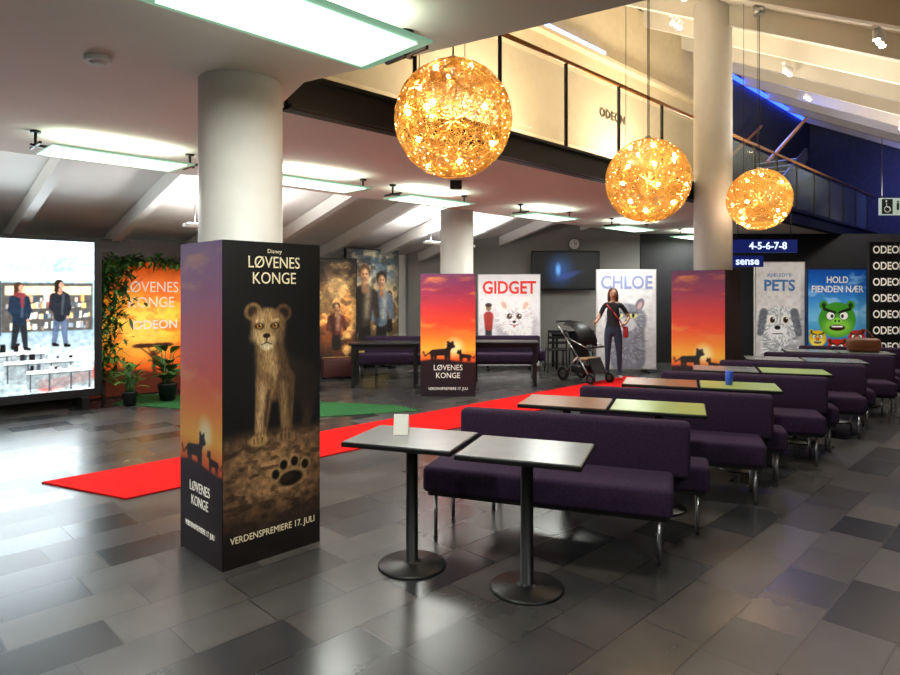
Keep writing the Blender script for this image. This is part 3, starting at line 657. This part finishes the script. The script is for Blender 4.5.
c.put(c.ell(.42,.76,.16,.10,soft=.05),'#f0f0f0'); c.put(c.ell(.42,.82,.06,.042),'#181414'); c.put(c.cap(.32,.70,.52,.70,.01,.01),'#403838'); c.noise(14,.12,2)
x,y=C(6.5,12.6); p=stand('film_poster_standee',x,y,D(-45),.95,2.1,.08,c,back='#c8c4c0',emit=.3)
text('KJÆLEDYR','subtitle',.1,(-.02,-.01,1.93),mat('txt_blue','#4a7ab0',.5,emit=.3),p); text('PETS','title',.3,(-.02,-.01,1.72),MC['txt_blue'],p,bold=.025)
c=Cv(1.12,1.95,130,226,'#1a6ab8'); c.vgrad([(0,'#0c3c78'),(.3,'#2a7ab8'),(.55,'#6cb4da'),(.8,'#1e6cc0'),(1,'#0e4ca4')]); n=fbm(c.U,c.V*2,4,5); c.put(np.clip((n-.5)*3,0,.5)*np.clip((c.V-.8)*3,0,1),'#b8e0f4')
def bird(gx,gy,s,col,lt,beak):
    c.put(c.ell(gx,gy,s,s*.95),col); c.put(c.ell(gx,gy-s*.35,s*.75,s*.5,soft=s*.3),lt); 
    for q in(-1,1):
        c.put(c.ell(gx+q*s*.72,gy+s*.78,s*.24,s*.26),col); c.put(c.ell(gx+q*s*.72,gy+s*.78,s*.12,s*.14),'#1c3010')
        c.put(c.ell(gx+q*s*.36,gy+s*.22,s*.25,s*.24),'#183010'); c.put(c.ell(gx+q*s*.36,gy+s*.22,s*.22,s*.21),'#f8f8f0'); c.put(c.ell(gx+q*s*.28,gy+s*.20,s*.08,s*.1),'#101010'); c.put(c.cap(gx+q*s*.68,gy+s*.58,gx+q*s*.12,gy+s*.40,s*.08,s*.06),'#14200c')
    c.put(c.ell(gx,gy-s*.06,s*.27,s*.17),beak); c.put(c.ell(gx-s*.1,gy-s*.06,s*.05,s*.06),'#142008'); c.put(c.ell(gx+s*.1,gy-s*.06,s*.05,s*.06),'#142008')
    c.put(c.ell(gx,gy-s*.42,s*.42,s*.16),'#301010'); c.put(c.rect(gx-s*.3,gy-s*.40,gx+s*.3,gy-s*.32),'#fbfbf4')
bird(.18,.62,.17,'#d8b020','#f0d860','#e07818'); bird(.94,.62,.17,'#c0282c','#e8a890','#f0a020'); bird(.56,.98,.36,'#3f8f28','#7cc040','#8ad04a'); bird(.56,.42,.2,'#b8241c','#e0b0a0','#f0a020')
x,y=C(7.5,12.4); p=stand('film_poster_standee',x,y,D(-45),1.12,1.95,.08,c,back='#123a78',emit=.35)
text('HOLD\nFIENDEN NÆR','title',.18,(0,-.01,1.74),TXTW,p,sx=.85,bold=.02)
x,y=C(8.65,11.9); p=empty('logo_backdrop',(x,y,0),D(-45)); b=MB(); b.box((0,.04,1.28),(1.7,.08,2.5),BLACKP)
for sx in(-.7,.7): b.box((sx,.1,.02),(.08,.5,.04),BLACK)
b.done('board',parent=p)
for r in range(8):
    for q in range(2):
        text('ODEON','logo',.2,(-.48+q*.85,-.003,2.38-r*.3),TXTW,p,sx=.85,bold=.02)
x,y=C(2.58,14.3); p=empty('wall_television',(x,y,0),D(-45)); b=MB(); b.box((0,0,2.08),(1.52,.08,.88),BLACKP,bev=.01); b.box((0,.1,2.08),(.4,.14,.3),BLACK); b.done('tv_body',parent=p)
c=Cv(1.44,.8,80,45,'#05060a'); c.put(c.ell(.6,.4,.25,.3,soft=.3)*.7,'#1e4a8a'); c.put(c.ell(.55,.42,.05,.12,soft=.06),'#5a90c8'); c.put(c.ell(.8,.3,.3,.06,.3,.05)*.6,'#2a3a7a')
c.panel('tv_image',p,(0,-.042,1.68),0,emit=1.2)
b=MB(); b.cyl((0,-.03,0),(0,.0,0),.13,BLACK,seg=32); b.cyl((0,-.035,0),(0,-.03,0),.118,WHITE,seg=32); b.bar((0,-.038,0),(0,-.038,.09),.006,.012,BLACK); b.bar((0,-.038,0),(.06,-.038,.02),.006,.012,BLACK)
x,y=C(2.8,14.45); b.done('wall_clock',(x,y,2.68),D(-45))

SIGNB=mat('sign_navy','#0c1440',.4,emit=.2,ecol='#1838b0'); GLOWT=mat('txt_glow','#d0e0ff',.5,emit=1.2)
x,y=C(5.35,10.9); p=empty('hanging_sign',(x,y,0),D(-45)); b=MB(); b.box((0,0,2.38),(1.1,.06,.22),SIGNB); b.box((-.3,0,2.12),(.55,.06,.19),SIGNB)
for sx in(-.45,.45): b.cyl((sx,0,2.49),(sx,0,2.92),.008,BLACK,seg=6)
b.cyl((-.3,0,2.2),(-.3,0,2.3),.01,BLACK,seg=6)
b.done('sign_body',parent=p); text('4-5-6-7-8','numbers',.17,(.05,-.035,2.38),GLOWT,p,bold=.02); text('sense','label',.18,(-.3,-.035,2.12),GLOWT,p,bold=.02)
x,y=C(8.3,12.0); p=empty('restroom_sign',(x,y,0),D(-45)); b=MB(); b.box((0,0,3.2),(.5,.05,.32),mat('sign_white','#c8dcd2',.4,emit=.4)); b.cyl((-.2,0,3.36),(-.2,0,4.5),.006,BLACK,seg=6); b.cyl((.2,0,3.36),(.2,0,4.5),.006,BLACK,seg=6)
GR2=mat('sign_dark_grey','#26302c',.5)
b.box((-.12,-.027,3.2),(.2,.004,.28),GR2); SW=mat('sign_pictogram','#f0f4f0',.5,emit=.3)
b.bar((-.14,-.031,3.27),(-.13,-.031,3.19),.004,.02,SW); b.bar((-.13,-.031,3.19),(-.08,-.031,3.19),.004,.018,SW); b.bar((-.08,-.031,3.19),(-.06,-.031,3.12),.004,.018,SW); b.sph((-.14,-.031,3.3),(.018,.004,.018),SW,6,8)
for k in range(12):
    a0,a1=math.pi*(.6+k/12*1.3),math.pi*(.6+(k+1)/12*1.3); b.bar((-.12+.055*math.cos(a0),-.031,3.15+.055*math.sin(a0)),(-.12+.055*math.cos(a1),-.031,3.15+.055*math.sin(a1)),.004,.012,SW)
b.box((.08,-.028,3.2),(.045,.004,.13),GR2); b.sph((.08,-.03,3.29),(.02,.004,.02),GR2,6,8); b.box((.18,-.028,3.2),(.045,.004,.13),GR2); b.sph((.18,-.03,3.29),(.02,.004,.02),GR2,6,8)
b.done('sign_body',parent=p)
p=empty('wall_lettering',(9.4,5.59,0)); text('ODEON','letters',.2,(0,0,4.5),mat('txt_dark','#4a3c28',.5),p,ext=.01,space=1.15)

b=MB(); b.cyl((0,0,0),(0,0,-.03),.07,WHITE,seg=24); b.cyl((0,0,-.03),(0,0,-.045),.045,WHITE,r2=.03,seg=24); x,y=C(-1.98,3.6); b.done('smoke_detector',(x,y,2.92))
b=MB(); b.box((0,0,-.05),(.14,.1,.1),BLACKP,bev=.01); b.cyl((0,-.05,-.05),(0,-.07,-.05),.03,BLACK); x,y=C(.07,7.6); b.done('ceiling_camera',(x,y,2.92),D(-45))

# ---------------------------------------------------------------- stroller
def stroller(a,d,rz):
    b=MB(); bl=BLACKP; tn=mat('tan_fabric','#9a7a58',.8)
    for sx in(-.24,.24):
        for yy,r in((-.36,.09),(.30,.12)):
            b.cyl((sx-.02,yy,r),(sx+.02,yy,r),r,bl,seg=24); b.cyl((sx-.023,yy,r),(sx+.023,yy,r),r*.55,CHROME,seg=16)
        b.tube([(sx,-.36,.10),(sx*.95,-.05,.45),(sx*.95,.25,.78),(sx*.9,.48,1.02)],.013,CHROME)
        b.tube([(sx,.30,.12),(sx*.95,-.05,.45)],.013,CHROME)
        b.tube([(sx*.95,.25,.78),(sx*.9,-.25,.62)],.011,CHROME)
    b.tube([(-.216,.48,1.02),(-.18,.52,1.05),(.18,.52,1.05),(.216,.48,1.02)],.016,bl)
    b.tube([(-.216,-.25,.62),(.216,-.25,.62)],.016,bl)
    b.bar((0,-.22,.42),(0,.08,.40),.38,.05,tn,bev=.02); b.bar((0,.06,.42),(0,.28,.88),.38,.05,bl,bev=.02); b.bar((0,-.22,.42),(0,-.36,.18),.3,.03,bl)
    b.box((0,0,.22),(.36,.36,.14),bl,bev=.03); 
    seg=8; rings=[]
    for i in range(seg+1):
        an=D(-10+115*i/seg); y=.26-.36*math.sin(an)*1.0; z=.74+.33*math.cos(an)
        rings.append([b.bm.verts.new((xx,y,z-(.08 if abs(xx)>.2 else .015 if abs(xx)>.12 else 0))) for xx in(-.22,-.14,0,.14,.22)])
    fs=[]
    for r,q in zip(rings[:-1],rings[1:]):
        for k in range(4): fs.append(b.bm.faces.new((r[k],r[k+1],q[k+1],q[k])))
    b._fin(fs,bl,True)
    x,y=C(a,d); b.done('baby_stroller',(x,y,.012),rz)
stroller(2.40,11.4,D(-10))

# ---------------------------------------------------------------- woman
def skinned(name,verts,edges,mats_fn,mats,parent,sub=2,root=0):
    me=bpy.data.meshes.new(name); me.from_pydata([v[:3] for v in verts],edges,[])
    o=bpy.data.objects.new(name,me); S.collection.objects.link(o)
    o.modifiers.new('Skin','SKIN')
    sv=me.skin_vertices[0].data
    for i,v in enumerate(verts): sv[i].radius=(v[3],v[4] if len(v)>4 else v[3]); sv[i].use_root=(i==root)
    s=o.modifiers.new('Sub','SUBSURF'); s.levels=sub; s.render_levels=sub
    dg=bpy.context.evaluated_depsgraph_get(); ev=o.evaluated_get(dg); nm=bpy.data.meshes.new_from_object(ev)
    bpy.data.objects.remove(o); nm.name=name
    nm.materials.clear()
    for m in mats: nm.materials.append(m)
    for f in nm.polygons: f.material_index=mats_fn(f.center); f.use_smooth=True
    o=bpy.data.objects.new(name,nm); S.collection.objects.link(o); o.parent=parent; return o
SKIN=mat('skin','#c99476',.5); TOPM=mat('black_top','#232026',.8); JEAN=mat('dark_jeans','#30384e',.85); HAIR=mat('brown_hair','#5a3a24',.6); SHOE=mat('white_shoes','#c8c4bc',.6); LIP=mat('lips','#a04a44',.5); EYE=mat('eyes','#14100e',.3)
def woman(a,d,rz):
    x,y=C(a,d); p=empty('woman_standing',(x,y,.012),rz)
    V=[(0,0,.93,.135,.10),(0,0,1.07,.105,.085),(0,-.01,1.24,.13,.10),(0,0,1.36,.085,.07),(0,0,1.42,.045),(0,-.01,1.47,.05),(0,-.015,1.53,.072,.085),(0,-.01,1.585,.075,.088),(0,0,1.63,.05,.06),
       (-.15,0,1.345,.05),(-.25,-.02,1.12,.038),(-.33,-.22,1.03,.026),(-.345,-.27,1.025,.03,.018),
       (.15,0,1.345,.05),(.29,.05,1.13,.038),(.19,-.12,1.0,.026),(.165,-.16,.99,.03,.018),
       (-.085,0,.85,.09),(-.095,-.01,.48,.057),(-.10,.02,.10,.036),(-.105,-.13,.035,.032,.028),
       (.085,0,.85,.09),(.11,-.03,.48,.057),(.12,.02,.10,.036),(.135,-.13,.035,.032,.028),(-.1,.05,.04,.03),(.12,.05,.04,.03)]
    E=[(0,1),(1,2),(2,3),(3,4),(4,5),(5,6),(6,7),(7,8),(3,9),(9,10),(10,11),(11,12),(3,13),(13,14),(14,15),(15,16),(0,17),(17,18),(18,19),(19,20),(0,21),(21,22),(22,23),(23,24),(19,25),(23,26)]
    def fingers(hx,hy,hz,dx,dy,dz):
        for k in range(4):
            o=(k-1.5)*.016; L=[.06,.07,.068,.05][k]
            i=len(V); V.append((hx+dx*.02,hy+dy*.02+0,hz+o,.008)); V.append((hx+dx*(.02+L*.5),hy+dy*(.02+L*.5),hz+o,.0075)); V.append((hx+dx*(.02+L*.8)+.01,hy+dy*(.02+L*.8),hz+o-.012,.0065))
            E.extend([(12 if hx<0 else 16,i),(i,i+1),(i+1,i+2)])
        i=len(V); V.append((hx+dx*.0+.01,hy+dy*0-.01,hz+.035,.009)); V.append((hx+dx*.03+.01,hy+dy*.03-.01,hz+.045,.008)); E.extend([(12 if hx<0 else 16,i),(i,i+1)])
    fingers(-.345,-.27,1.025,-.3,-.95,0); fingers(.165,-.16,.99,-.75,-.6,0)
    def mf(c):
        x_,y_,z_=c
        if z_>1.395 and abs(x_)<.12: return 2
        if x_<-.23 and z_>.9 and (z_<1.2): return 2
        if z_>.9 and z_<1.2 and (x_>.235 or (x_>.10 and y_<-.085)): return 2
        if z_<.075: return 3
        if z_<.95: return 1
        return 0
    skinned('body',V,E,mf,[TOPM,JEAN,SKIN,SHOE],p)
    b=MB()
    b.sph((0,.018,1.575),(.088,.098,.10),HAIR); b.sph((0,.07,1.47),(.075,.045,.13),HAIR)
    for s in(-1,1): b.sph((s*.075,.02,1.49),(.025,.045,.11),HAIR)
    b.done('hair',parent=p)
    b=MB()
    b.sph((0,-.02,1.55),(.066,.083,.092),SKIN); b.sph((0,-.105,1.54),(.012,.018,.02),SKIN); b.sph((0,-.095,1.505),(.024,.008,.008),LIP,6,10)
    for s in(-1,1): b.sph((s*.027,-.093,1.562),(.011,.007,.007),EYE,6,8); b.sph((s*.068,.0,1.55),(.01,.018,.026),SKIN,6,8); b.bar((s*.015,-.098,1.58),(s*.04,-.09,1.582),.006,.006,HAIR)
    b.done('face',parent=p)
    b=MB(); RS=mat('red_strap','#b02024',.6)
    b.tube([(-.12,-.12,1.36),(0,-.14,1.22),(.12,-.13,1.06),(.17,-.12,.95)],.012,RS,6); b.box((.22,-.02,.86),(.08,.22,.2),RS,bev=.02)
    b.done('shoulder_bag',parent=p)
woman(2.98,11.7,D(-55))

w=bpy.data.worlds.new('world'); S.world=w; w.use_nodes=True; w.node_tree.nodes['Background'].inputs[0].default_value=(.5,.5,.6,1); w.node_tree.nodes['Background'].inputs[1].default_value=.15
